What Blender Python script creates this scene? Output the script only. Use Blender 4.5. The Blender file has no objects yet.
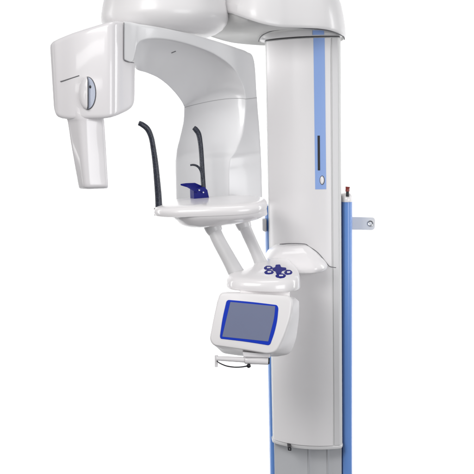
import bpy, bmesh, math
from mathutils import Vector, Matrix

# ------------------------------------------------------------------ frame
U = 0.0035            # metres per unit at the column
D = 1028.0            # camera distance in units
H = 1.55              # eye height in metres
HY = 150.0            # horizon row
ROLL = math.radians(1.1)
CR, SR = math.cos(ROLL), math.sin(ROLL)
CAM = Vector((0, -D * U, H))


def A(px, py, Y):
    """point of the machine at a depth Y (units behind the column centre)"""
    k = (D + Y) / D
    a, b = px - 237.0, HY - py
    return Vector(((a * CR + b * SR) * k * U, Y * U, H + (-a * SR + b * CR) * k * U))


def W(x, y, z):
    return Vector((x * U, y * U, H + z * U))


def on_plane(px, py, p0, n):
    d = (A(px, py, 0) - CAM)
    t = (p0 - CAM).dot(n) / d.dot(n)
    return CAM + d * t


def plane3(a, b, c):
    n = (b - a).cross(c - a).normalized()
    if n.y > 0:
        n = -n
    return a, n


scene = bpy.context.scene
COL = scene.collection


# --------------------------------------------------------------- materials
def mat(name, color, rough=0.4, metal=0.0, coat=0.0, coat_rough=0.05, bump=0.0, bscale=200.0,
        var=0.0, vscale=6.0, spec=0.5, rvar=0.0, emis=0.0):
    m = bpy.data.materials.new(name)
    m.use_nodes = True
    nt = m.node_tree
    b = nt.nodes['Principled BSDF']
    b.inputs['Base Color'].default_value = (*color, 1)
    b.inputs['Roughness'].default_value = rough
    b.inputs['Metallic'].default_value = metal
    b.inputs['Coat Weight'].default_value = coat
    b.inputs['Coat Roughness'].default_value = coat_rough
    b.inputs['Specular IOR Level'].default_value = spec
    tc = nt.nodes.new('ShaderNodeTexCoord')
    if var > 0:
        nz = nt.nodes.new('ShaderNodeTexNoise')
        nz.inputs['Scale'].default_value = vscale
        nz.inputs['Detail'].default_value = 4
        nt.links.new(tc.outputs['Object'], nz.inputs['Vector'])
        mx = nt.nodes.new('ShaderNodeMix')
        mx.data_type = 'RGBA'
        mx.inputs[6].default_value = (*[c * (1 - var) for c in color], 1)
        mx.inputs[7].default_value = (*[min(1, c * (1 + var)) for c in color], 1)
        nt.links.new(nz.outputs['Fac'], mx.inputs[0])
        nt.links.new(mx.outputs[2], b.inputs['Base Color'])
    if rvar > 0:
        nr = nt.nodes.new('ShaderNodeTexNoise')
        nr.inputs['Scale'].default_value = 9
        nr.inputs['Detail'].default_value = 6
        nt.links.new(tc.outputs['Object'], nr.inputs['Vector'])
        mr = nt.nodes.new('ShaderNodeMapRange')
        mr.inputs['To Min'].default_value = max(0.02, rough - rvar)
        mr.inputs['To Max'].default_value = rough + rvar
        nt.links.new(nr.outputs['Fac'], mr.inputs['Value'])
        nt.links.new(mr.outputs['Result'], b.inputs['Roughness'])
    if bump > 0:
        nb = nt.nodes.new('ShaderNodeTexNoise')
        nb.inputs['Scale'].default_value = bscale
        nb.inputs['Detail'].default_value = 2
        nt.links.new(tc.outputs['Object'], nb.inputs['Vector'])
        bp = nt.nodes.new('ShaderNodeBump')
        bp.inputs['Strength'].default_value = bump
        bp.inputs['Distance'].default_value = 0.001
        nt.links.new(nb.outputs['Fac'], bp.inputs['Height'])
        nt.links.new(bp.outputs['Normal'], b.inputs['Normal'])
    return m


M = dict(
    white=mat('white_plastic', (0.79, 0.778, 0.782), 0.33, coat=0.45, coat_rough=0.07, bump=0.05, bscale=160),
    head=mat('glossy_white_plastic', (0.78, 0.76, 0.772), 0.32, coat=0.55, coat_rough=0.06, bump=0.03, bscale=120),
    shellmat=mat('semi_gloss_white_plastic', (0.79, 0.778, 0.782), 0.40, coat=0.25, coat_rough=0.16, bump=0.05, bscale=220),
    under_shade=mat('matte_underside_shade', (0.66, 0.66, 0.65), 0.75, spec=0.15, bump=0.1, bscale=400),  # arm plastic, greyer and duller: shade under the arm put into the colour
    satin=mat('satin_white_plastic', (0.85, 0.83, 0.83), 0.42, coat=0.2, coat_rough=0.2, bump=0.05, bscale=250),
    tray=mat('bright_white_plastic', (0.86, 0.84, 0.845), 0.30, coat=0.5, coat_rough=0.07),
    panel=mat('satin_white_panel', (0.80, 0.785, 0.79), 0.42, coat=0.25, coat_rough=0.15, bump=0.08, bscale=300),
    frame=mat('satin_grey_white_frame', (0.66, 0.66, 0.655), 0.4, coat=0.2, coat_rough=0.15),
    cool=mat('cool_grey_plastic', (0.70, 0.715, 0.74), 0.33, coat=0.4, coat_rough=0.08),
    carm=mat('light_grey_plastic', (0.76, 0.76, 0.77), 0.34, coat=0.35, coat_rough=0.08, bump=0.04, bscale=160),
    edge=mat('warm_grey_plastic', (0.66, 0.655, 0.66), 0.38, coat=0.25, coat_rough=0.1),
    post=mat('brushed_grey_metal', (0.64, 0.65, 0.67), 0.42, metal=0.2, bump=0.1, bscale=250, var=0.04, vscale=4),
    rail=mat('pale_grey_rail', (0.62, 0.63, 0.65), 0.35, metal=0.3),
    stripe=mat('light_blue_stripe', (0.275, 0.42, 0.79), 0.4, coat=0.3, coat_rough=0.15),
    blue=mat('blue_side_profile', (0.135, 0.295, 0.70), 0.38, coat=0.4, coat_rough=0.15, var=0.05, vscale=3),
    bezel=mat('bright_blue_bezel', (0.006, 0.040, 0.50), 0.4, spec=0.2),
    screen=mat('grey_blue_screen', (0.195, 0.22, 0.33), 0.22, coat=0.0, spec=0.3, var=0.03, vscale=10),
    navy=mat('navy_plastic', (0.006, 0.009, 0.17), 0.45, spec=0.15),
    carbon=mat('speckled_dark_composite', (0.022, 0.027, 0.042), 0.38, var=0.9, vscale=420, bump=0.4, bscale=400),
    black=mat('black_rubber', (0.012, 0.012, 0.016), 0.5),
    gap=mat('dark_rim_grey', (0.10, 0.10, 0.105), 0.7),  # dark grey of the button rim, dial rim and dial edge
    dash=mat('dark_grey_seam', (0.17, 0.17, 0.18), 0.7),
    softgap=mat('seam_grey', (0.36, 0.36, 0.37), 0.6),
    dialgrey=mat('dial_grey_blue', (0.42, 0.46, 0.56), 0.35, coat=0.3, var=0.08, vscale=300),
    red=mat('dark_red_plastic', (0.22, 0.018, 0.012), 0.35, coat=0.3),
    steel=mat('bolt_steel', (0.55, 0.56, 0.58), 0.25, metal=0.9),
    bracket=mat('painted_bracket', (0.82, 0.82, 0.82), 0.35, coat=0.2, var=0.02),
    key=mat('blue_key', (0.006, 0.008, 0.21), 0.5, spec=0.12),
    floor=mat('grey_studio_floor', (0.18, 0.18, 0.185), 0.8, spec=0.2, var=0.08, vscale=3),
    paper=mat('white_seamless_paper', (0.90, 0.90, 0.90), 0.95, spec=0.0, var=0.01, vscale=1.5),
)


nt = M['carbon'].node_tree
mx = [n for n in nt.nodes if n.type == 'MIX'][0]
nz = [n for n in nt.nodes if n.type == 'TEX_NOISE' and n.outputs['Fac'].links and n.outputs['Fac'].links[0].to_node == mx][0]
nz.inputs['Scale'].default_value = 420
rmp = nt.nodes.new('ShaderNodeValToRGB')
rmp.color_ramp.elements[0].position, rmp.color_ramp.elements[1].position = 0.46, 0.62
rmp.color_ramp.elements[0].color = (0.012, 0.014, 0.024, 1)
rmp.color_ramp.elements[1].color = (0.06, 0.068, 0.095, 1)
nt.links.new(nz.outputs['Fac'], rmp.inputs[0])
nt.links.new(rmp.outputs[0], nt.nodes['Principled BSDF'].inputs['Base Color'])


# ----------------------------------------------------------------- helpers
def link(name, me, m, parent, bevel=0, seg=3, smooth=True, angle=35, sub=0, kids_label=None):
    o = bpy.data.objects.new(name, me)
    COL.objects.link(o)
    me.materials.append(M[m] if isinstance(m, str) else m)
    if parent:
        o.parent = parent
        o.matrix_parent_inverse = parent.matrix_world.inverted()
    if smooth:
        for p in me.polygons:
            p.use_smooth = True
    if sub:
        s = o.modifiers.new('sub', 'SUBSURF')
        s.levels = s.render_levels = sub
    if bevel:
        b = o.modifiers.new('bevel', 'BEVEL')
        b.width = bevel * U
        b.segments = seg
        b.limit_method = 'ANGLE'
        b.angle_limit = math.radians(angle)
        b.harden_normals = True
    elif smooth:
        me.set_sharp_from_angle(angle=math.radians(angle))
    if kids_label:
        o['label'] = kids_label
    return o


def from_bm(bm):
    bmesh.ops.recalc_face_normals(bm, faces=bm.faces)
    me = bpy.data.meshes.new('m')
    bm.to_mesh(me)
    bm.free()
    return me


def loft(rings, cap0=True, cap1=True, closed=True):
    bm = bmesh.new()
    vs = [[bm.verts.new(p) for p in r] for r in rings]
    n = len(rings[0])
    for i in range(len(rings) - 1):
        for j in range(n if closed else n - 1):
            k = (j + 1) % n
            try:
                bm.faces.new((vs[i][j], vs[i][k], vs[i + 1][k], vs[i + 1][j]))
            except ValueError:
                pass
    if cap0:
        bm.faces.new(list(reversed(vs[0])))
    if cap1:
        bm.faces.new(vs[-1])
    return from_bm(bm)


def catmull(pts, n, closed=False):
    """resample tuples with a Catmull-Rom spline, n samples per span"""
    out = []
    m = len(pts)
    spans = m if closed else m - 1
    for i in range(spans):
        if closed:
            p = [pts[(i + k) % m] for k in (-1, 0, 1, 2)]
        else:
            p = [pts[max(0, min(m - 1, i + k))] for k in (-1, 0, 1, 2)]
        for s in range(n):
            t = s / n
            out.append(tuple(0.5 * (2 * p[1][c] + (p[2][c] - p[0][c]) * t +
                                    (2 * p[0][c] - 5 * p[1][c] + 4 * p[2][c] - p[3][c]) * t * t +
                                    (3 * p[1][c] - p[0][c] - 3 * p[2][c] + p[3][c]) * t ** 3)
                             for c in range(len(p[0]))))
    if not closed:
        out.append(tuple(pts[-1]))
    return out


def rounded(pts, rad, n=5):
    """fillet a closed polygon (tuples of any length; first two are the plane)"""
    out = []
    m = len(pts)
    rads = rad if isinstance(rad, (list, tuple)) else [rad] * m
    for i in range(m):
        p0, p1, p2 = (Vector(pts[(i + k) % m]) for k in (-1, 0, 1))
        a, b = p0 - p1, p2 - p1
        r = min(rads[i], a.length * 0.48, b.length * 0.48)
        if r <= 0.01:
            out.append(tuple(p1))
            continue
        q0, q2 = p1 + a.normalized() * r, p1 + b.normalized() * r
        for s in range(n + 1):
            t = s / n
            out.append(tuple((1 - t) ** 2 * q0 + 2 * t * (1 - t) * p1 + t * t * q2))
    return out


def tube(name, pts, radii, m, parent, res=16, bevel=0.0, flat=1.0, span=6, axis=None):
    """swept tube through world points; radii in units"""
    P = [(*p, r) for p, r in zip(pts, radii)]
    P = catmull(P, span) if len(P) > 2 else P
    rings = []
    prev = None
    for i, p in enumerate(P):
        c = Vector(p[:3])
        t = (Vector(P[min(i + 1, len(P) - 1)][:3]) - Vector(P[max(i - 1, 0)][:3])).normalized()
        if prev is None:
            ref = axis or (Vector((0, 1, 0)) if abs(t.y) < 0.9 else Vector((0, 0, 1)))
            u = (ref - t * ref.dot(t)).normalized()
        else:
            u = (prev - t * prev.dot(t)).normalized()
        prev = u
        v = t.cross(u)
        rings.append([c + (u * math.cos(a) * flat + v * math.sin(a)) * p[3] * U
                      for a in (2 * math.pi * k / res for k in range(res))])
    return link(name, loft(rings), m, parent, bevel=bevel, seg=3, angle=50)


def slab(name, pts, thick, m, parent, bevel=0.0, n=None, seg=3, label=None):
    """flat closed outline given as world points, thickened away from n"""
    if n is None:
        n = plane3(pts[0], pts[len(pts) // 3], pts[2 * len(pts) // 3])[1]
    back = [p - n * thick * U for p in pts]
    return link(name, loft([pts, back]), m, parent, bevel=bevel, seg=seg, kids_label=label)


def stack(name, plan, levels, m, parent, centre=None, bevel=0, sub=0):
    """plan: [(x, y)] in units; levels: [(scale, zfun)]"""
    cx = sum(p[0] for p in plan) / len(plan) if centre is None else centre[0]
    cy = sum(p[1] for p in plan) / len(plan) if centre is None else centre[1]
    rings = []
    for s, zf in levels:
        r = []
        for x, y in plan:
            X, Y = cx + (x - cx) * s, cy + (y - cy) * s
            r.append(W(X, Y, zf(X, Y) if callable(zf) else zf))
        rings.append(r)
    return link(name, loft(rings), m, parent, bevel=bevel, angle=45, sub=sub)


def X(px, Y, py=HY):
    """machine x in units of a picture column at a depth"""
    return A(px, py, Y).x / U


def seam(name, pts, r, parent, m='gap'):
    return tube(name, pts, [r] * len(pts), m, parent, res=8, span=4)


# ================================================================== machine
machine = bpy.data.objects.new('xray_machine', None)
COL.objects.link(machine)
machine.location = W(70, 20, 0)
machine.location.z = 0
machine['label'] = ('white dental panoramic x-ray machine with blue edged column, c-shaped arm, '
                    'tube head and touch display')
machine['category'] = 'x-ray machine'
bpy.context.view_layer.update()

# ------------------------------------------------------------ column plan
L = Vector((X(266.8, 14), 14))
R = Vector((X(341.5, -12), -12))
ch = (R - L)
nrm = Vector((ch.y, -ch.x)).normalized()
if nrm.y > 0:
    nrm = -nrm
SAG = 12.0


def front(t, off=0.0):
    p = L + ch * t + nrm * (SAG * 4 * t * (1 - t) + off)
    return p


def column_plan(t0, t1, off, back, grow=0.0):
    f = [front(t0 + (t1 - t0) * i / 24, off) for i in range(25)]
    pts = [tuple(p) for p in f]
    pts[0] = tuple(front(t0, off - 2.5))
    pts.insert(1, tuple(front(t0 + 0.012, off - 0.9)))
    pts[-1] = tuple(front(t1, off - 2.5))
    pts.insert(-1, tuple(front(t1 - 0.012, off - 0.9)))
    r, l = Vector(pts[-1]), Vector(pts[0])
    pts += [(r.x + 1.2 + grow, r.y + 5), (r.x + 2.0 + grow, back - 12), (r.x - 1, back), (l.x + 6, back + 10),
            (l.x + 1.5 - grow, back - 2), (l.x - 0.3 - grow, l.y + 8)]
    return pts


def zrow(py, px=305, Y=-10):
    return (A(px, py, Y).z - H) / U


ZT = zrow(37.5, 305, -12)      # column top
ZB = zrow(447.5, 310, -12)     # lower edge of the telescoping shell

plan = column_plan(0.0, 1.0, 0.0, 36)
shell = stack('column_shell', plan, [(1, ZB), (1, ZT)], 'frame', machine, bevel=0.5)
stack('lower_lip', column_plan(-0.012, 1.008, 1.0, 38), [(0.99, ZB - 1.4), (1, ZB - 0.6), (1, ZB + 1.0), (0.99, ZB + 1.6)],
      'edge', shell)


def curved_sheet(name, t0, t1, z0, z1, off0, off1, m, parent, n=24, bevel=0.0, gap=None):
    """sheet following the column front between two column fractions"""
    o = [front(t0 + (t1 - t0) * i / n, off1) for i in range(n + 1)]
    inn = [front(t0 + (t1 - t0) * i / n, off0) for i in reversed(range(n + 1))]
    ring = [tuple(p) for p in o + inn]
    return link(name, loft([[W(x, y, z0) for x, y in ring], [W(x, y, z1) for x, y in ring]]), m, parent,
                bevel=bevel, seg=2)


PT0, PT1 = 0.035, 0.90
panel = curved_sheet('front_panel', PT0, PT1, ZB + 2.0, ZT - 0.9, -1, 1.5, 'panel', machine, bevel=0.45)
# frame strips beside the panel
curved_sheet('edge_strip', 0.915, 0.985, ZB + 2.0, ZT - 0.9, -1, 0.9, 'edge', shell, n=4, bevel=0.4)
# stripe
ZS0 = zrow(189.5, 322, -22)
curved_sheet('blue_stripe', 0.700, 0.835, ZS0, ZT - 1.0, 1.3, 1.75, 'stripe', panel, n=6)
curved_sheet('card_slot', 0.735, 0.763, zrow(170.5, 320, -22), zrow(135.5, 320, -22), 1.5, 2.05, 'black', panel, n=2)


def panel_disc(name, t, py, ru, rz, off, m, parent, dome=0.8):
    c = front(t, off)
    tx = (front(t + 0.01, off) - front(t - 0.01, off)).normalized()
    zc = zrow(py, 324, -20)
    rings = []
    for s, h in ((1, 0), (1, dome * 0.6), (0.85, dome), (0.4, dome * 1.1)):
        r = []
        for k in range(28):
            a = 2 * math.pi * k / 28
            q = c + tx * math.cos(a) * ru * s + nrm * h
            r.append(W(q.x, q.y, zc + math.sin(a) * rz * s))
        rings.append(r)
    return link(name, loft(rings), m, parent, angle=60)


btn = panel_disc('power_button', 0.787, 180.3, 2.5, 4.6, 1.6, 'gap', panel, 0.5)
panel_disc('button_face', 0.787, 180.3, 1.9, 3.9, 1.7, 'tray', btn, 1.1)

# top collar: the column carried on into the arm
collar = stack('top_collar', column_plan(-0.075, 1.035, 3.2, 42, 0.6),
               [(0.95, ZT + 1.0), (0.985, ZT + 1.6), (1, ZT + 3), (1.0, ZT + 9), (0.95, ZT + 13)], 'edge', machine)
stack('seam_line', column_plan(0.0, 1.0, 0.9, 37), [(1, ZT - 0.35), (1, ZT + 0.25)], 'dash', shell)
curved_sheet('stripe_end', 0.700, 0.835, ZT + 1.8, ZT + 10, 1.0, 4.0, 'stripe', collar, n=6)
seam('collar_gasket', [A(a, b, c) for a, b, c in ((258.6, 41.5, 16), (259.6, 38.5, 8), (262.5, 35.2, -2), (270, 31.7, -14), (280, 29.7, -23), (297, 28.3, -32), (318, 29.2, -36),
                                         (330, 30.9, -35), (338, 33.6, -27), (343.6, 37.0, -12), (344.5, 39.5, 0))], 0.5, collar, 'dash')

# ------------------------------------------------- fixed post and profiles
FLOOR = -H / U
pl = [(X(270.5, 22, HY) - 2, 22), (X(343, 2) - 1, 2), (X(345, 40), 44), (X(272, 50), 58)]
post = link('inner_post', loft([[W(x, y, FLOOR) for x, y in pl], [W(x, y, zrow(205)) for x, y in pl]]),
            'post', machine, bevel=0.8)


def post_front(t, off):
    a, b = Vector(pl[0]), Vector(pl[1])
    return a + (b - a) * t + nrm * off


for t, w in ((0.52, 0.010), (0.80, 0.011)):
    r0, r1, r2, r3 = post_front(t - w, 0.9), post_front(t + w, 0.9), post_front(t + w, -1), post_front(t - w, -1)
    link('guide_rail', loft([[W(q.x, q.y, FLOOR + 2) for q in (r0, r1, r2, r3)],
                             [W(q.x, q.y, ZB + 3) for q in (r0, r1, r2, r3)]]), 'rail', post, bevel=0.3)

# small dark catch under the shell
hk = machine
hx, hy_ = 291.2, -8
pts = rounded([(289.0, 446.9), (293.0, 447.5), (293.0, 450.9), (289.2, 450.6)], 0.7)
catch = slab('cable_catch', [A(x, y, -17) for x, y in pts], 14, 'black', machine, bevel=0.3)
slab('catch_window', [A(x, y, -17.3) for x, y in rounded([(290.5, 448.4), (291.6, 448.5), (291.6, 449.6), (290.6, 449.6)], 0.4)],
     1.2, 'softgap', catch)

# blue profiles
ZP = zrow(201.5, 346, 10)


def profile(pts, z0, z1, name, m, parent, bevel=0.0):
    return link(name, loft([[W(x, y, z0) for x, y in pts], [W(x, y, z1) for x, y in pts]]), m, parent, bevel=bevel)


def ell(cx, cy, rx, ry, n=28, p=2.6, rot=0.0):
    out = []
    for k in range(n):
        a = 2 * math.pi * k / n
        c, s = math.cos(a), math.sin(a)
        x = rx * math.copysign(abs(c) ** (2 / p), c)
        y = ry * math.copysign(abs(s) ** (2 / p), s)
        out.append((cx + x * math.cos(rot) - y * math.sin(rot), cy + x * math.sin(rot) + y * math.cos(rot)))
    return out


bx = X(346.5, 20) - 0.0
rp = ell(bx + 0.6, 19, 6.0, 21, p=3.2, rot=-0.04)
right_profile = profile(rp, FLOOR, ZP, 'side_profile', 'blue', machine, 0.3)
cpz = zrow(193, 346, 10)
cc = (bx + 0.6, 19)
stack('end_cap', rp, [(1.04, ZP), (1.05, ZP + 1.2), (1.05, ZP + 4), (0.98, ZP + 6.3), (0.84, ZP + 8.0), (0.5, cpz + 0.8), (0.12, cpz + 1.0)],
      'tray', right_profile, centre=cc)
# dark red key knob
kx, ky = cc[0] - 0.8, -2
tube('key_stem', [W(kx, ky, cpz - 3), W(kx, ky, cpz + 3.0)], [1.6, 1.5], 'black', right_profile, bevel=0.3)
tube('key_knob', [W(kx, ky, cpz + 2.0), W(kx, ky, cpz + 4.2), W(kx + 0.2, ky, cpz + 6.8)], [2.3, 2.1, 2.4], 'red', right_profile, bevel=0.5)
# thin light trim between column and blue profile
lp = ell(X(268.6, 42), 44, 5.4, 19, p=3.2, rot=-0.04)
left_profile = profile(lp, FLOOR, zrow(205, 268, 40), 'side_profile', 'blue', machine, 0.3)
slab('guide_block', [A(x, y, 22) for x, y in rounded([(262.2, 219), (266.5, 219), (266.5, 232), (262.4, 231)], 1)], 16, 'edge',
     left_profile, bevel=0.6)

# wall bracket
bp = [A(x, y, 34) for x, y in rounded([(343, 216.6), (376.5, 217.4), (378.3, 219.5), (378.0, 228), (376.0, 230.0), (343, 229.4)], [0, 2, 1.5, 1.5, 2, 0])]
bracket = slab('wall_bracket', bp, 3, 'bracket', machine, bevel=0.5)
bc = A(373.3, 223.4, 33.4)


def disc(name, c, n, up, ru, rv, prof, m, parent, k=28, angle=50):
    n = n.normalized()
    u = up.cross(n).normalized()
    v = n.cross(u).normalized()
    rings = [[c + u * math.cos(a) * ru * s * U + v * math.sin(a) * rv * s * U + n * h * U
              for a in (2 * math.pi * i / k for i in range(k))] for s, h in prof]
    return link(name, loft(rings), m, parent, angle=angle)


bolt = disc('bolt', bc, Vector((0, -1, 0)), Vector((0, 0, 1)), 3.1, 3.1, [(1, -0.5), (1, 0.5), (0.9, 0.9), (0.6, 0.5), (0.5, 0.5)], 'steel', bracket)
disc('bolt_socket', bc, Vector((0, -1, 0)), Vector((0, 0, 1)), 1.4, 1.4, [(1, 0), (1, 1.0), (0.8, 1.2)], 'bracket', bracket)

# the column narrows slightly towards its foot
ZREF = 60.0
XL = L.x


def narrow(o):
    for v in o.data.vertices:
        x, z = v.co.x / U, (v.co.z - H) / U
        if z < ZREF:
            f = max(-0.15, min(1.35, (x - XL) / (R.x - XL)))
            v.co.x -= 0.0165 * (ZREF - z) * f * U
    for c in o.children:
        narrow(c)


for o in (shell, panel, post, right_profile, left_profile, catch, bracket):
    narrow(o)

# --------------------------------------------------------- overhead arm
rim = [(212, 13, -22), (228, 13.0, -42), (237, 15.6, -58), (250, 20.0, -68), (264, 24.0, -70), (279, 26.6, -66), (290, 27.2, -60), (303, 27.5, -54), (318, 28.3, -48), (328, 29.5, -42),
       (336, 31.7, -32), (342, 34.6, -18), (345.8, 37.0, 2), (343.8, 40.3, 28), (336, 43.3, 50), (318, 45, 66), (290, 46, 62),
       (262, 45.6, 50), (233, 43, 42), (212, 37.5, 34), (200, 32, 16), (202, 22, -6)]
rimw = [(A(a, b, c).x / U, c, (A(a, b, c).z - H) / U) for a, b, c in rim]
rimw = catmull(rimw, 5, closed=True)
acx, acy = X(275, 0, 30), -5.0


def arm_ring(s, dz, out=0.0, flat=None):
    r = []
    for x, y, z in rimw:
        dx, dy = x - acx, y - acy
        l = math.hypot(dx, dy)
        zz = (z + dz) if flat is None else z * (1 - flat[0]) + flat[1] * flat[0]
        r.append(W(acx + dx * s + dx / l * out, acy + dy * s + dy / l * out, zz))
    return r


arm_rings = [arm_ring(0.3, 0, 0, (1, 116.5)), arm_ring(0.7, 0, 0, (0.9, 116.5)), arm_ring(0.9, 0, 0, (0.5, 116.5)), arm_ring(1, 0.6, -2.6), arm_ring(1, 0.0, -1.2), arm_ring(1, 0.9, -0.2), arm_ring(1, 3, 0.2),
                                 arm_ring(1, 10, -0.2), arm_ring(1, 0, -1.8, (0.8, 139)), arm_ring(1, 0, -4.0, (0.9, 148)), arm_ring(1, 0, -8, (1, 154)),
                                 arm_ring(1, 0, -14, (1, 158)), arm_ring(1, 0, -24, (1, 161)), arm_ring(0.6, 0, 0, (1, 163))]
arm = link('overhead_arm', loft(arm_rings[4:], cap0=False), 'shellmat', machine, angle=60)
link('arm_underside', loft(arm_rings[:5], cap1=False), 'under_shade', arm, angle=60)  # same arm shell, darkened below to carry its shade

# --------------------------------------------------------- drum housing
dx, dy, dr = X(165, -32, 20), -32.0, 60.0


def lathe(name, cx, cy, prof, m, parent, n=96):
    rings = [[W(cx + r * math.cos(2 * math.pi * k / n), cy + r * math.sin(2 * math.pi * k / n), z) for k in range(n)]
             for r, z in prof]
    return link(name, loft(rings), m, parent, angle=50)


drum = lathe('rotation_housing', dx, dy, [(20, 109), (42, 110.5), (50, 113.5), (55.5, 117), (59.3, 121.5), (61.3, 126), (61.7, 130), (61.1, 134), (60.2, 139), (59.2, 144), (58.2, 149),
                                          (55.5, 163), (52.5, 170), (46, 174), (20, 176)], 'shellmat', machine)

# --------------------------------------------------------------- c-arm
# near outer, near inner, far inner, depths (near inner, near outer, far), scoop
ST = [
    ((123.8, 20.6), (123.8, 59.5), (124.5, 60.5), -106.8, -106.8, -62, 0.0),
    ((130, 21.0), (131.8, 61.8), (133.5, 66.5), -100.2, -100.2, -60, 0.0),
    ((136, 21.7), (135.0, 53.0), (137.0, 70.2), -97, -97, -57, 1.0),
    ((140, 22.2), (137.2, 44.6), (141.0, 72.0), -95, -95, -55, 2.5),
    ((147, 23.1), (143.0, 40.3), (147, 74.0), -92, -92, -50, 4.5),
    ((160, 25.2), (156, 38.6), (157, 78.5), -86, -86, -42, 6.0),
    ((180, 29.3), (176, 41.0), (166, 85.0), -75, -75, -30, 7.0),
    ((200, 34.2), (197, 47.0), (174, 93.0), -61, -61, -16, 7.5),
    ((220, 40.0), (216, 55.0), (179.5, 100.0), -46, -45, -3, 8.0),
    ((236, 45.6), (233, 67.5), (182.3, 104.5), -32, -28, 8, 8.0),
    ((247.8, 50.2), (241.5, 82.0), (183.1, 106.5), -22, -16, 16, 8.0),
    ((255.0, 58.5), (244.6, 91.5), (183.2, 107.3), -18, -9, 21, 8.0),
    ((258.7, 97.5), (245.4, 99.0), (183.2, 107.8), -15, -4, 24, 7.5),
    ((259.6, 110), (245.2, 115.0), (182.5, 121.0), -10, 4, 30, 7.0),
    ((261.0, 126), (242.6, 133.0), (179.5, 135.0), -6, 8, 34, 6.0),
    ((262.2, 143), (237.5, 147.0), (176.0, 148.5), -4, 10, 36, 4.0),
    ((262.6, 150), (234.3, 153.2), (175.0, 156.0), -3.5, 10.5, 37, 3.9),
    ((262.8, 153.5), (230.6, 158.2), (174.4, 160.6), -3, 11, 38, 0.3),
    ((263.1, 160), (229.2, 165.0), (174.4, 166.0), -3, 11, 38, 0.0),
    ((263.6, 175), (228.6, 178.0), (174.6, 178.0), -2, 12, 38, 0.0),
    ((264.2, 203), (229.2, 212.0), (175.3, 208.0), -2, 12, 38, 0.0),
]
SEAM = 12


def carm_section(v):
    (nox, noy, nix, niy, fix, fiy, yn, yno, yf, c) = v
    NO, NI, FI = A(nox, noy, yno), A(nix, niy, yn), A(fix, fiy, yf)
    FO = FI + (NO - NI) * 0.9
    outw = ((NO + FO) - (NI + FI))
    outw = outw.normalized() if outw.length > 1e-6 else Vector((1, 0, 0))
    inner = []
    m = 14
    for i in range(1, m):
        w = i / m
        s = math.sin(math.pi * w) ** 0.8
        inner.append(NI.lerp(FI, w) + outw * c * s * U + Vector((0, 0, c * 0.42 * s * U)))

    def corner(p, a, b, r, n=4):
        q0 = p + (a - p).normalized() * min(r * U, (a - p).length * 0.45)
        q2 = p + (b - p).normalized() * min(r * U, (b - p).length * 0.45)
        return [q0 * (1 - t) ** 2 + p * 2 * t * (1 - t) + q2 * t * t for t in (k / n for k in range(n + 1))]
    ring = corner(FO, FI, NO, 5) + corner(NO, FO, NI, 4.5) + corner(NI, NO, inner[0], 1.4) + inner + \
        corner(FI, inner[-1], FO, 2.5)
    return ring


flat = [(a[0], a[1], b[0], b[1], c[0], c[1], d, e, f, g) for a, b, c, d, e, f, g in ST]
N = 8
dense = catmull(flat, N)
up = dense[:SEAM * N + 1]
lo = dense[SEAM * N:]


def shorten(seq, i, j, t):
    seq[i] = tuple(a + (b - a) * t for a, b in zip(seq[i], seq[j]))


carm = link('c_arm', loft([carm_section(v) for v in up], cap1=False), 'carm', machine, angle=42)
det = link('detector_housing', loft([carm_section(v) for v in lo], cap0=False), 'carm', machine, angle=42)
sr = carm_section(lo[0])
seam('housing_seam', [sr[5 + k] for k in range(0, 25)], 0.25, det, 'softgap')
# small mark in the scoop, glued to the inner surface
def proj(p):
    d = p - CAM
    a, b = d.x / d.y * D, d.z / d.y * D
    return 237 + a * CR - b * SR, HY - (a * SR + b * CR)


def on_scoop(px, py):
    best = None
    for v in up[:SEAM * N - 4]:
        for p in carm_section(v)[15:28]:
            q = proj(p)
            e = (q[0] - px) ** 2 + (q[1] - py) ** 2
            if best is None or e < best[0]:
                best = (e, p)
    return best[1]


m0, m1 = on_scoop(170.5, 54.0), on_scoop(175.8, 50.4)
seam('position_mark', [m0, (m0 + m1) / 2, m1], 0.6, carm, 'dash')

# -------------------------------------------------------------- tube head
HS = [  # px, top, bottom, front depth, back depth
    (48.9, 47.5, 104, -97, -78, 0.8),
    (49.3, 44.6, 109, -100, -74, 1),
    (50.8, 42.2, 113.0, -103, -72, 1),
    (53.5, 40.2, 116.4, -106, -70, 1),
    (60, 37.2, 118.6, -108.5, -64, 1),
    (72, 32.6, 119.6, -113, -62, 1),
    (86, 28.0, 119.2, -117, -60, 1),
    (100, 23.7, 118.8, -119.6, -60, 1),
    (108, 21.5, 118.1, -120.6, -60, 1),
    (113, 20.5, 117.0, -119.0, -60, 1),
    (117.6, 20.5, 115.4, -114.2, -60, 1),
    (123, 21.4, 113.0, -107.0, -60, 1),
    (128, 22.6, 110.4, -100.4, -60, 1),
    (131.5, 23.6, 107.6, -95.8, -61, 1),
    (133.3, 24.6, 104.6, -92.8, -62, 1),
    (134.3, 26.0, 101.0, -91, -64, 1),
    (134.9, 30.0, 94.0, -88, -70, 0.8),
]
hd = catmull(HS, 4)


def rounded3(P, rads, n=6):
    out = []
    m = len(P)
    for i in range(m):
        p0, p1, p2 = P[i - 1], P[i], P[(i + 1) % m]
        a, b = p0 - p1, p2 - p1
        r0, r2 = min(rads[i] * U, a.length * 0.47), min(rads[i] * U, b.length * 0.47)
        q0, q2 = p1 + a.normalized() * r0, p1 + b.normalized() * r2
        for s in range(n + 1):
            t = s / n
            out.append(q0 * (1 - t) ** 2 + p1 * 2 * t * (1 - t) + q2 * t * t)
    return out


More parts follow.
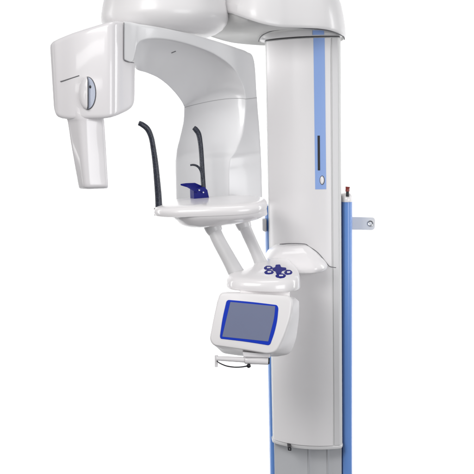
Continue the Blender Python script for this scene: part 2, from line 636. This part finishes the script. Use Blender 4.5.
def head_ring(v):
    px, t, b, f, k, _ = v
    w = max(0.0, 1 - (px - 49.5) / 22)
    pb, pt = px + 4.6 * w, px + 1.0 * w
    P = [A(pt, t, f), A(pt, t, k), A(pb, b, k), A(pb, b, f)]
    P[1].z, P[2].z = P[0].z - 2 * U, P[3].z + 3 * U
    return rounded3(P, [5, 8, 8, 4.2], 7)


head = link('tube_head', loft([head_ring(v) for v in hd]), 'head', machine, bevel=0, angle=60)


def front_depth(px):
    for a, b in zip(hd, hd[1:]):
        if a[0] <= px <= b[0]:
            t = (px - a[0]) / (b[0] - a[0] + 1e-9)
            return a[3] + (b[3] - a[3]) * t
    return -110


def face(px, py, off=0.0):
    """point on the head's front face, standing off units proud"""
    return A(px, py, front_depth(px) - off)


# collimator snout
NK = [  # py, left, ridge, right, depth left, ridge, right
    (96, 63, 80, 103, -107, -116, -111),
    (112, 64, 80.5, 103, -108, -117, -111),
    (118.5, 66.5, 81.5, 103.8, -107, -117.5, -109),
    (123, 67.8, 82.3, 104.3, -105, -117.5, -107),
    (140, 70.3, 82.8, 105.4, -103, -117, -106),
    (160, 73.6, 83.5, 106.6, -102, -116.5, -105.5),
    (178, 76.8, 84.6, 107.6, -101, -116, -105),
    (186, 78.2, 85.2, 108.1, -100.5, -115.5, -105),
    (188.6, 79.0, 85.6, 107.9, -99, -113, -103),
    (189.4, 80.6, 86.2, 106.5, -96, -110, -100),
]


def neck_ring(v):
    py, l, m_, r, dl, dm, drr = v
    P = [A(l, py, dl), A(m_, py, dm), A(r, py, drr), A(r + 0.3, py, drr + 24), A(l + 1.2, py, dl + 22)]
    z = P[1].z
    for p in P:
        p.z = z + (p.z - z) * 0.15
    return rounded3(P, [3, 7.0, 3, 5, 5], 5)


snout = link('collimator', loft([neck_ring(v) for v in catmull(NK, 4)]), 'head', head, angle=60)
# seams on the head
seam('front_seam', [face(60.5, 81.6, 0.0), face(64, 80.6, 0.0), face(72, 78.0, 0.0), face(79.3, 75.6, 0.0)], 0.5, head, 'dash')
seam('joint_seam', [A(124.0, 22.5, -107.0), A(123.9, 40, -107.0), A(123.9, 57.5, -107.0), A(124.8, 60.4, -106.0), A(129, 61.9, -101.4), A(134.0, 62.8, -96.8)], 0.34, head, 'dash')

# oval locking dial
kc = (87.6, 93.2)


def oval(rx, ry, off, n=40, a0=0.0, a1=2 * math.pi, cx=kc[0], cy=kc[1], closed=True):
    return [face(cx + rx * math.cos(a0 + (a1 - a0) * i / (n if closed else n - 1)),
                 cy + ry * math.sin(a0 + (a1 - a0) * i / (n if closed else n - 1)), off) for i in range(n)]


def oval_solid(name, levels, m, parent, **kw):
    return link(name, loft([oval(rx, ry, off, **kw) for rx, ry, off in levels]), m, parent, angle=40)


dial = oval_solid('locking_dial', [(8.5, 16.6, -1), (8.5, 16.6, 0.5), (8.1, 16.2, 0.9), (7.9, 15.9, 0.6)], 'gap', head)
half = dict(a0=-math.pi / 2, a1=math.pi / 2, closed=False)
oval_solid('dial_face', [(8.0, 15.9, -0.5), (8.0, 15.9, 1.0), (7.7, 15.6, 1.25)], 'dialgrey', dial, cx=87.4, **half)
ps = [(-1.0, 0.0), (-0.2, 0.0)]
# raised white grip: a swollen half-moon
rings = []
for off, sx, sy in ((-1, 1, 1), (1.8, 1, 1), (3.2, 0.97, 0.985), (4.4, 0.86, 0.95), (5.0, 0.66, 0.88), (5.3, 0.35, 0.75)):
    r = []
    for i in range(30):
        a = math.pi / 2 + math.pi * i / 29
        r.append(face(86.9 + 8.2 * sx * math.cos(a), 93.2 + 16.3 * sy * math.sin(a), off))
    r.append(face(87.5, 93.2 - 14 * sy, off))
    r.append(face(87.5, 93.2 + 14 * sy, off))
    # keep order: arc then the straight edge
    r = r[:30] + [r[30], r[31]]
    rings.append(r)
link('dial_grip', loft(rings), 'head', dial, angle=50)
dd = oval_solid('dial_mark', [(1.0, 1.5, 0.8), (1.0, 1.5, 1.6), (0.7, 1.1, 1.8)], 'black', dial, n=16, cx=90.2, cy=86.8)
seam('dial_edge', [face(87.6, 78, 1.3), face(87.9, 93, 1.5), face(88.0, 108.5, 1.3)], 0.5, dial)

# -------------------------------------------------------------- chin tray
tcx, tcy = X(210.3, -58, 205), -58.0


def superell(rx, ry, p, n=72, taper=0.0, bulge=0.0):
    out = []
    for k in range(n):
        a = 2 * math.pi * k / n
        c, s = math.cos(a), math.sin(a)
        x = math.copysign(abs(c) ** (2 / p), c)
        y = math.copysign(abs(s) ** (2 / p), s)
        out.append((tcx + rx * x, tcy + ry * y * (1 + taper * x)))
    return out


def tz(z0):
    return lambda x, y: z0 + (y - tcy) * 0.055 + (x - tcx) * 0.028


TR = superell(53.6, 45, 3.0, taper=0.10)
tray = stack('chin_tray', TR,
             [(0.955, tz(-57.2)), (0.985, tz(-56.6)), (0.997, tz(-55.0)), (1.0, tz(-53.4)), (1.0, tz(-52.6)), (0.994, tz(-51.0)), (0.975, tz(-49.4)),
              (0.93, tz(-48.1)), (0.86, tz(-47.3)), (0.74, tz(-46.8)), (0.4, tz(-46.4)), (0.05, tz(-46.2))],
             'tray', machine, centre=(tcx, tcy))
hull = []
for f, z, sh in ((0.98, -54, 0), (0.975, -56.5, 0.3), (0.95, -59.0, 1.2), (0.90, -61.6, 3), (0.83, -64.2, 5.5), (0.76, -66.6, 8), (0.68, -68.2, 10), (0.55, -69.2, 12), (0.2, -69.6, 12)):
    r = []
    for x, y in TR:
        xx = tcx + (x - tcx) * ((f - 0.27 * min(1, (tcx - x) / 30)) if x < tcx else min(0.99, f + 0.14)) + sh * 0.2
        yy = tcy + (y - tcy) * f
        r.append(W(xx, yy, z + (yy - tcy) * 0.05 + (xx - tcx) * 0.10 * (1 if z < -64 else 0.3)))
    hull.append(r)
link('tray_underside', loft(hull), 'tray', tray, angle=60)
# small recess plate at the left end of the tray
slab('rod_socket', [W(tcx + a, tcy + b, tz(-47.3)(tcx + a, tcy + b)) for a, b in
                    rounded([(-45, -12), (-34, -12), (-34, 8), (-45, 8)], 3)], 2, 'softgap', tray, n=Vector((0, 0, 1)), bevel=0.3)

# tray supports
for pts, rr, cpts, cr in (
        ([A(211.5, 222, -70), A(217.5, 238, -74), A(230.5, 262, -80), A(240.5, 281, -84)], [6.3, 6.3, 6.8, 8.0],
         [A(211.3, 220, -70), A(213.0, 227, -71), A(215.6, 232.5, -72.3)], [8.8, 8.2, 7.0]),
        ([A(241.2, 217, -38), A(246.5, 231, -42), A(255.5, 251, -48), A(263.5, 269, -52)], [6.0, 5.8, 5.6, 6.6],
         [A(241.0, 216, -38), A(243.0, 223, -39.5), A(245.2, 228.5, -40.8)], [8.2, 7.6, 6.5])):
    s = tube('tray_support', pts, rr, 'edge', machine, res=32, span=8)
    tube('support_collar', cpts, cr, 'edge', s, res=32, bevel=0.4)

# temple rods
r1 = tube('temple_rod', [A(138.6, 123.0, -88), A(142.5, 124.8, -87), A(147.6, 129.2, -85), A(151.3, 137.5, -83), A(153.6, 150, -81), A(155.6, 165, -79), A(157.2, 182, -77), A(158.4, 197, -75), A(158.8, 209, -74)],
          [2.2, 2.5, 2.6, 2.5, 2.6, 2.8, 3.0, 3.2, 3.2], 'carbon', machine, bevel=1.0)
tube('rod_foot', [A(155.3, 208, -76), A(155.4, 215.6, -76)], [1.2, 1.0], 'black', r1, bevel=0.3)
r2 = tube('temple_rod', [A(193.6, 127.6, -30), A(195.8, 129.6, -30), A(198.6, 134, -30), A(200.2, 142, -30), A(201.3, 153, -30), A(202.2, 168, -31), A(203.4, 186, -32), A(204.5, 200, -33)],
          [2.2, 2.6, 2.6, 2.4, 2.3, 2.3, 2.3, 2.3], 'carbon', machine, bevel=1.0)
tube('lip_hook', [A(190.2, 165.2, -34), A(193.5, 164.9, -34), A(197.0, 166.0, -34), A(199.8, 168.8, -34), A(201.6, 173, -33.5), A(202.3, 178, -33)], [0.9, 1.0, 1.1, 1.2, 1.4, 1.6], 'carbon', r2)

# navy chin support: tongue, web and foot
top = [A(180.2, 183.8, -52), A(186, 182.9, -46), A(195.0, 182.6, -38), A(204, 186.6, -30), A(207.4, 190.2, -28), A(200, 193.2, -36), A(194.2, 190.0, -44), A(187.0, 185.6, -52)]
chin = slab('chin_support', top, 1.6, 'navy', machine, n=Vector((-0.12, -0.15, 1)).normalized(), bevel=0.35)
web = [A(193.8, 188.6, -41), A(204.6, 186.8, -37), A(207.5, 190.0, -36), A(209.4, 198.5, -36), A(209.4, 203, -36), A(194.4, 203, -41)]
slab('support_block', web, 12, 'navy', chin, bevel=0.5)
for a, b in ((199.2, 190.2), (203.4, 192.4)):
    disc('set_screw', A(a, b, -41.6), Vector((0, -1, 0.1)), Vector((0, 0, 1)), 0.8, 0.8, [(1, -0.4), (1, 0.5), (0.7, 0.7)], 'steel', chin, k=14)

# ------------------------------------------------------ shoulder & console
SH = [  # py, left px, right px, front depth
    (271.6, 268, 320, -40), (270.8, 266.5, 324, -42.5), (269.0, 266.0, 326.8, -43.5), (265.5, 265.6, 327.8, -43.5), (260.5, 265.8, 324.6, -41.5), (256, 267.0, 320.0, -39),
    (251.5, 270, 315.6, -36.5), (248, 273.4, 311.5, -33.5), (245.6, 277.4, 308.0, -31), (244.5, 281, 305, -26.5)]


def sh_ring(v):
    py, l, r, f = v
    z = A((l + r) / 2, py, f * 0.5).z
    pts = []
    n = 36
    xl, xr = X(l, -18, py), X(r, -26, py)
    mx, rx = (xl + xr) / 2, (xr - xl) / 2
    for k in range(n):
        a = math.pi + math.pi * k / (n - 1)
        c, s = math.cos(a), math.sin(a)
        x = mx + rx * math.copysign(abs(c) ** 0.78, c)
        y = -16 - 6 * (c + 1) / 2 + (f + 18) * min(1.0, 1.12 * abs(s) ** 0.9)
        pts.append(Vector((x * U, y * U, z)))
    pts.append(Vector((xr * U, 2 * U, z)))
    pts.append(Vector((xl * U, 14 * U, z)))
    return pts


shoulder = link('shoulder_mount', loft([sh_ring(v) for v in catmull(SH, 4)]), 'tray', machine, angle=60)
seam('shoulder_seam', [A(279.8, 244.2, -8), A(290, 243.6, -14), A(304.5, 244.0, -18), A(309, 246.5, -18), (A(318, 252.8, -21)), A(327, 263.6, -22), A(330, 266.6, -21), A(336, 267.6, -19)], 0.4, shoulder, 'dash')

cpl = [(226.5, -92), (228.0, -104), (234, -113), (248, -119), (262, -122), (277, -122), (289, -118), (296.5, -110), (300.0, -98), (299.6, -82),
       (297.0, -64), (293, -46), (289, -30), (270, -26), (258, -42), (247, -62), (236, -80)]
cpl = [(X(a, b, 285), b) for a, b in cpl]
cpl = catmull(cpl, 5, closed=True)
ccx, ccy = X(270, -88, 285), -88.0


def zb(x, y):
    return -125.4 + max(0, (y + 70)) * 0.12 - (x - ccx) * 0.035


def zt(x, y, k=0.0):
    t = y + 118
    return -117.2 + t * 0.12 + k


def zt_n(k):
    return lambda x, y: zt(x, y, k)


console = stack('console_cover', cpl,
                [(0.965, lambda x, y: zb(x, y) - 0.6), (0.99, lambda x, y: zb(x, y)), (1.0, lambda x, y: zb(x, y) + 1.2), (1.0, lambda x, y: zb(x, y) + 3.5),
                 (0.992, zt_n(-2.6)), (0.975, zt_n(-0.8)), (0.945, zt_n(0.6)), (0.90, zt_n(1.7)), (0.82, zt_n(2.6)), (0.6, zt_n(3.6)), (0.3, zt_n(4.2)), (0.05, zt_n(4.4))],
                'tray', machine, centre=(ccx, ccy))
# keys lie on the sloping top: a cross between two pairs of curved keys
KZ = plane3(*[Vector(W(a, b, zt(a, b, 3.6))) for a, b in ((20, -100), (50, -100), (35, -60))])


def crown(x, y):
    """height of the console's domed top over its rim plane"""
    a = math.atan2(y - ccy, x - ccx)
    best = min(cpl, key=lambda q: abs((math.atan2(q[1] - ccy, q[0] - ccx) - a + math.pi) % (2 * math.pi) - math.pi))
    s_ = math.hypot(x - ccx, y - ccy) / math.hypot(best[0] - ccx, best[1] - ccy)
    tab = [(0, 4.4), (0.3, 4.2), (0.6, 3.6), (0.82, 2.6), (0.90, 1.7), (0.945, 0.6), (1.0, -2.0)]
    for (a0, h0), (a1, h1) in zip(tab, tab[1:]):
        if s_ <= a1:
            return h0 + (h1 - h0) * (s_ - a0) / (a1 - a0)
    return -2.0


def key_pt(px, py, off=0.0):
    p = on_plane(px, py, KZ[0], KZ[1])
    for _ in range(12):
        z = zt(p.x / U, p.y / U, crown(p.x / U, p.y / U) + off)
        d = p - CAM
        t = (H + z * U - CAM.z) / d.z
        q = CAM + d * t
        p = p.lerp(q, 0.5)
    return p


def key(name, outline, r=0.5):
    pts = [key_pt(x, y, 0.55) for x, y in rounded(outline, r)]
    return slab(name, pts, 1.2, 'key', console, n=KZ[1], bevel=0.2)


key('direction_key', [(275.6, 264.6), (280.2, 264.3), (281.0, 267.0), (286.2, 267.5), (286.4, 269.6), (282.0, 270.4), (281.0, 273.6), (276.4, 273.8), (275.6, 270.9), (272.2, 269.8), (272.6, 267.7), (275.2, 267.1)], 0.9)
for (x0, y0), w, h, fl in (((263.6, 266.6), 9.4, 2.9, 0), ((264.0, 270.9), 10.0, 3.1, 1), ((275.2, 274.4), 11.0, 3.2, 1), ((284.0, 270.9), 8.6, 3.6, 0)):
    o = [(x0, y0 + h * 0.3), (x0 + w * 0.3, y0 - h * 0.35), (x0 + w * 0.75, y0 - h * 0.3), (x0 + w, y0 + h * 0.25), (x0 + w * 0.86, y0 + h * 0.75),
         (x0 + w * 0.45, y0 + h * 0.95), (x0 + w * 0.12, y0 + h * 0.8)]
    k = key('function_key', o, 0.8)
    c0 = rounded([(x0 + w * 0.36, y0 + h * 0.1), (x0 + w * 0.74, y0 + h * 0.1), (x0 + w * 0.7, y0 + h * 0.45), (x0 + w * 0.36, y0 + h * 0.5)], 0.3)
    slab('key_symbol', [key_pt(x, y, 0.72) for x, y in c0], 0.4, 'tray', k, n=KZ[1])

# display housing
fr = [(220.0, 292.2, -121), (235, 292.3, -123), (289.0, 295.6, -131), (292.9, 300.5, -130.5), (291.6, 316, -131.5), (284.2, 338, -133.5), (276.8, 352.4, -134), (268, 354.2, -133.5),
      (240, 349.5, -130), (212.4, 345.6, -126), (208.9, 339.5, -125.5), (213, 318, -123), (217.0, 299.5, -121.5)]
FP = plane3(A(224, 299, -121), A(289, 301, -129.5), A(214, 340, -126))
frp = [tuple(on_plane(x, y, *FP)) for x, y, _ in fr]
frp = [Vector(p) for p in rounded(frp, [3.5 * U, 3 * U, 4 * U, 2.5 * U, 10 * U, 10 * U, 4 * U, 3 * U, 20 * U, 3.5 * U, 3 * U, 15 * U, 3 * U], 4)]
bk = [(222.5, 291.5), (240, 292.0), (294.0, 296.6), (299.0, 301.5), (299.2, 316), (296.0, 340), (290.2, 354.0), (278, 356.5), (240, 356.0), (222, 353.0), (214.5, 343), (217, 318), (219.5, 300)]
bkp = [tuple(A(x, y, -92)) for x, y in bk]
bkp = [Vector(p) for p in rounded(bkp, [3.5 * U, 3 * U, 4 * U, 2.5 * U, 10 * U, 10 * U, 4 * U, 3 * U, 20 * U, 3.5 * U, 3 * U, 15 * U, 3 * U], 4)]
fc = sum(frp, Vector()) / len(frp)
fn = FP[1]


def fring(s, off):
    return [fc + (p - fc) * s - fn * off * U for p in frp]


rings = [fring(0.93, -0.2), fring(0.955, 0.0), fring(0.975, 0.5), fring(0.99, 1.6), fring(1.0, 3.6)]
rings += [[a.lerp(b, t) for a, b in zip(frp, bkp)] for t in (0.2, 0.45, 0.75, 1.0)]
bc_ = sum(bkp, Vector()) / len(bkp)
rings += [[bc_ + (p - bc_) * 0.94 + Vector((0, 3 * U, 0)) for p in bkp]]
box = link('display_housing', loft(rings), 'satin', machine, angle=50)
bz = [(228.2, 299.8), (253, 302.0), (277.0, 305.0), (278.4, 308.0), (277.4, 320), (274.4, 333), (270.4, 344.0), (268.6, 345.4), (245, 341.6), (220.6, 338.8), (219.8, 336.6), (222.4, 318), (226.4, 301.2)]
bzr = rounded(bz, [1.4, 10, 1.8, 1.5, 10, 10, 1.5, 1.5, 10, 1.5, 1.2, 15, 1.5], 4)
bezel = slab('display_bezel', [on_plane(x, y, FP[0] + fn * 0.75 * U, fn) for x, y in bzr], 2.0, 'bezel', box, n=fn, bevel=0.4)
sc = rounded([(230.4, 301.9), (275.2, 306.2), (274.2, 318), (268.2, 341.4), (222.2, 336.6)], [0.6, 0.6, 12, 0.6, 0.6], 4)
slab('display_screen', [on_plane(x, y, FP[0] + fn * 0.98 * U, fn) for x, y in sc], 1.0, 'screen', bezel, n=fn)
# hinge block under the console cover
slab('display_hinge', [A(x, y, -117) for x, y in rounded([(240, 290.5), (290, 291.5), (290, 299), (240, 297)], 1)], 45, 'satin', box, bevel=0.8)

# ------------------------------------------------ bite bar carrier under display
bar = tube('carrier_bar', [A(216.5, 358.4, -118), A(230, 359.0, -119), A(246, 359.9, -120)], [2.0, 2.2, 2.4], 'tray', machine, res=20)
tube('bar_sleeve', [A(244.5, 359.9, -120), A(246, 359.9, -120), A(256, 360.3, -121), A(268.4, 361.0, -122)], [2.6, 3.5, 3.6, 3.3], 'tray', bar, res=20, bevel=0.3)
tube('bar_end', [A(268.2, 361.0, -122), A(269.6, 361.1, -122)], [3.0, 2.6], 'black', bar, res=20)
tube('bar_post', [A(216.4, 355.2, -118), A(216.3, 367.0, -118)], [1.5, 1.3], 'tray', bar, bevel=0.3)
slab('carrier_plate', [A(x, y, -126) for x, y in rounded([(242.5, 352.0), (269.6, 354.0), (270.6, 357.6), (243.5, 356.8)], 0.8)], 10, 'tray', bar, bevel=0.5)
tube('cable', [A(216.8, 360.8, -122), A(219.5, 363.0, -123), (A(226, 365.8, -124)), A(234, 367.1, -124), A(242, 366.9, -124), A(249, 365.6, -123.5)],
     [0.5, 0.55, 0.6, 0.6, 0.6, 0.7], 'black', bar, res=10)
tube('cable_plug', [A(246.6, 365.7, -123.5), A(248.5, 365.8, -123.5), A(250.6, 365.2, -123.5)], [0.9, 2.0, 1.2], 'black', bar, bevel=0.2)

# ================================================================ backdrop
def sheet():
    prof = [(0.95, 0.004), (1.2, 0.004)]
    for i in range(1, 13):
        a = math.radians(90 * i / 12)
        prof.append((1.2 + 0.7 * math.sin(a), 0.7 - 0.7 * math.cos(a)))
    prof.append((1.9, 5.5))
    bm = bmesh.new()
    rows = [[bm.verts.new((x, y, z)) for x in (-6, -2, 2, 6)] for y, z in prof]
    for a, b in zip(rows, rows[1:]):
        for i in range(3):
            bm.faces.new((a[i], a[i + 1], b[i + 1], b[i]))
    me = bpy.data.meshes.new('backdrop')
    bm.to_mesh(me)
    bm.free()
    return me


bd = link('backdrop', sheet(), 'paper', None, angle=80)
bd['kind'] = 'structure'
bm = bmesh.new()
bm.faces.new([bm.verts.new(p) for p in ((-6, -5, 0), (6, -5, 0), (6, 1.6, 0), (-6, 1.6, 0))])
fl = link('floor', from_bm(bm), 'floor', None, smooth=False)
fl['kind'] = 'structure'

# ================================================================= lights
def area(name, loc, target, sx, sy, power, color=(1, 1, 1)):
    l = bpy.data.lights.new(name, 'AREA')
    l.shape = 'RECTANGLE'
    l.size, l.size_y = sx, sy
    l.energy = power
    l.color = color
    o = bpy.data.objects.new(name, l)
    COL.objects.link(o)
    o.location = loc
    d = Vector(target) - Vector(loc)
    o.rotation_euler = d.to_track_quat('-Z', 'Y').to_euler()
    return o


area('key_softbox', (-1.5, -2.9, 3.0), (0, 0, 1.6), 1.5, 1.1, 54, (1, 0.985, 0.975))
area('fill_softbox', (2.0, -3.3, 1.35), (0.1, 0, 1.1), 2.0, 1.6, 54, (0.98, 0.985, 1))
area('top_softbox', (0.2, -0.9, 4.0), (0.1, -0.1, 1.2), 1.4, 1.0, 16)
area('window_lamp', (-2.3, -3.0, 2.30), (-0.5, -0.4, 1.95), 1.2, 0.17, 3.4).rotation_euler.rotate_axis('Z', 0.15)
area('window_lamp', (-2.75, -2.9, 1.93), (-0.5, -0.4, 1.8), 0.45, 0.10, 0.9)
area('window_lamp', (-2.15, -3.1, 1.93), (-0.5, -0.4, 1.8), 0.5, 0.12, 1.2)
for sx in (-1, 1):
    b = area('backdrop_lamp', (0.1 + sx * 2.7, 0.55, 1.7), (0.1 - sx * 0.3, 1.9, 1.15), 0.6, 2.2, 36)
    b.data.spread = math.radians(100)

w = bpy.data.worlds.new('World')
scene.world = w
w.use_nodes = True
w.node_tree.nodes['Background'].inputs['Color'].default_value = (0.97, 0.98, 1, 1)
w.node_tree.nodes['Background'].inputs['Strength'].default_value = 0.19

# ================================================================= camera
cam = bpy.data.cameras.new('camera')
co = bpy.data.objects.new('camera', cam)
COL.objects.link(co)
co.matrix_world = Matrix(((CR, SR, 0, CAM.x), (0, 0, -1, CAM.y), (-SR, CR, 0, CAM.z), (0, 0, 0, 1)))
cam.sensor_width = 36
cam.lens = 36 * D / 474.0
cam.shift_y = -(237.0 - HY) / 474.0
cam.clip_start = 0.05
cam.clip_end = 100
scene.camera = co
vs = scene.view_settings
vs.view_transform = 'Standard'
vs.look = 'None'
vs.gamma = 1
vs.exposure = 0
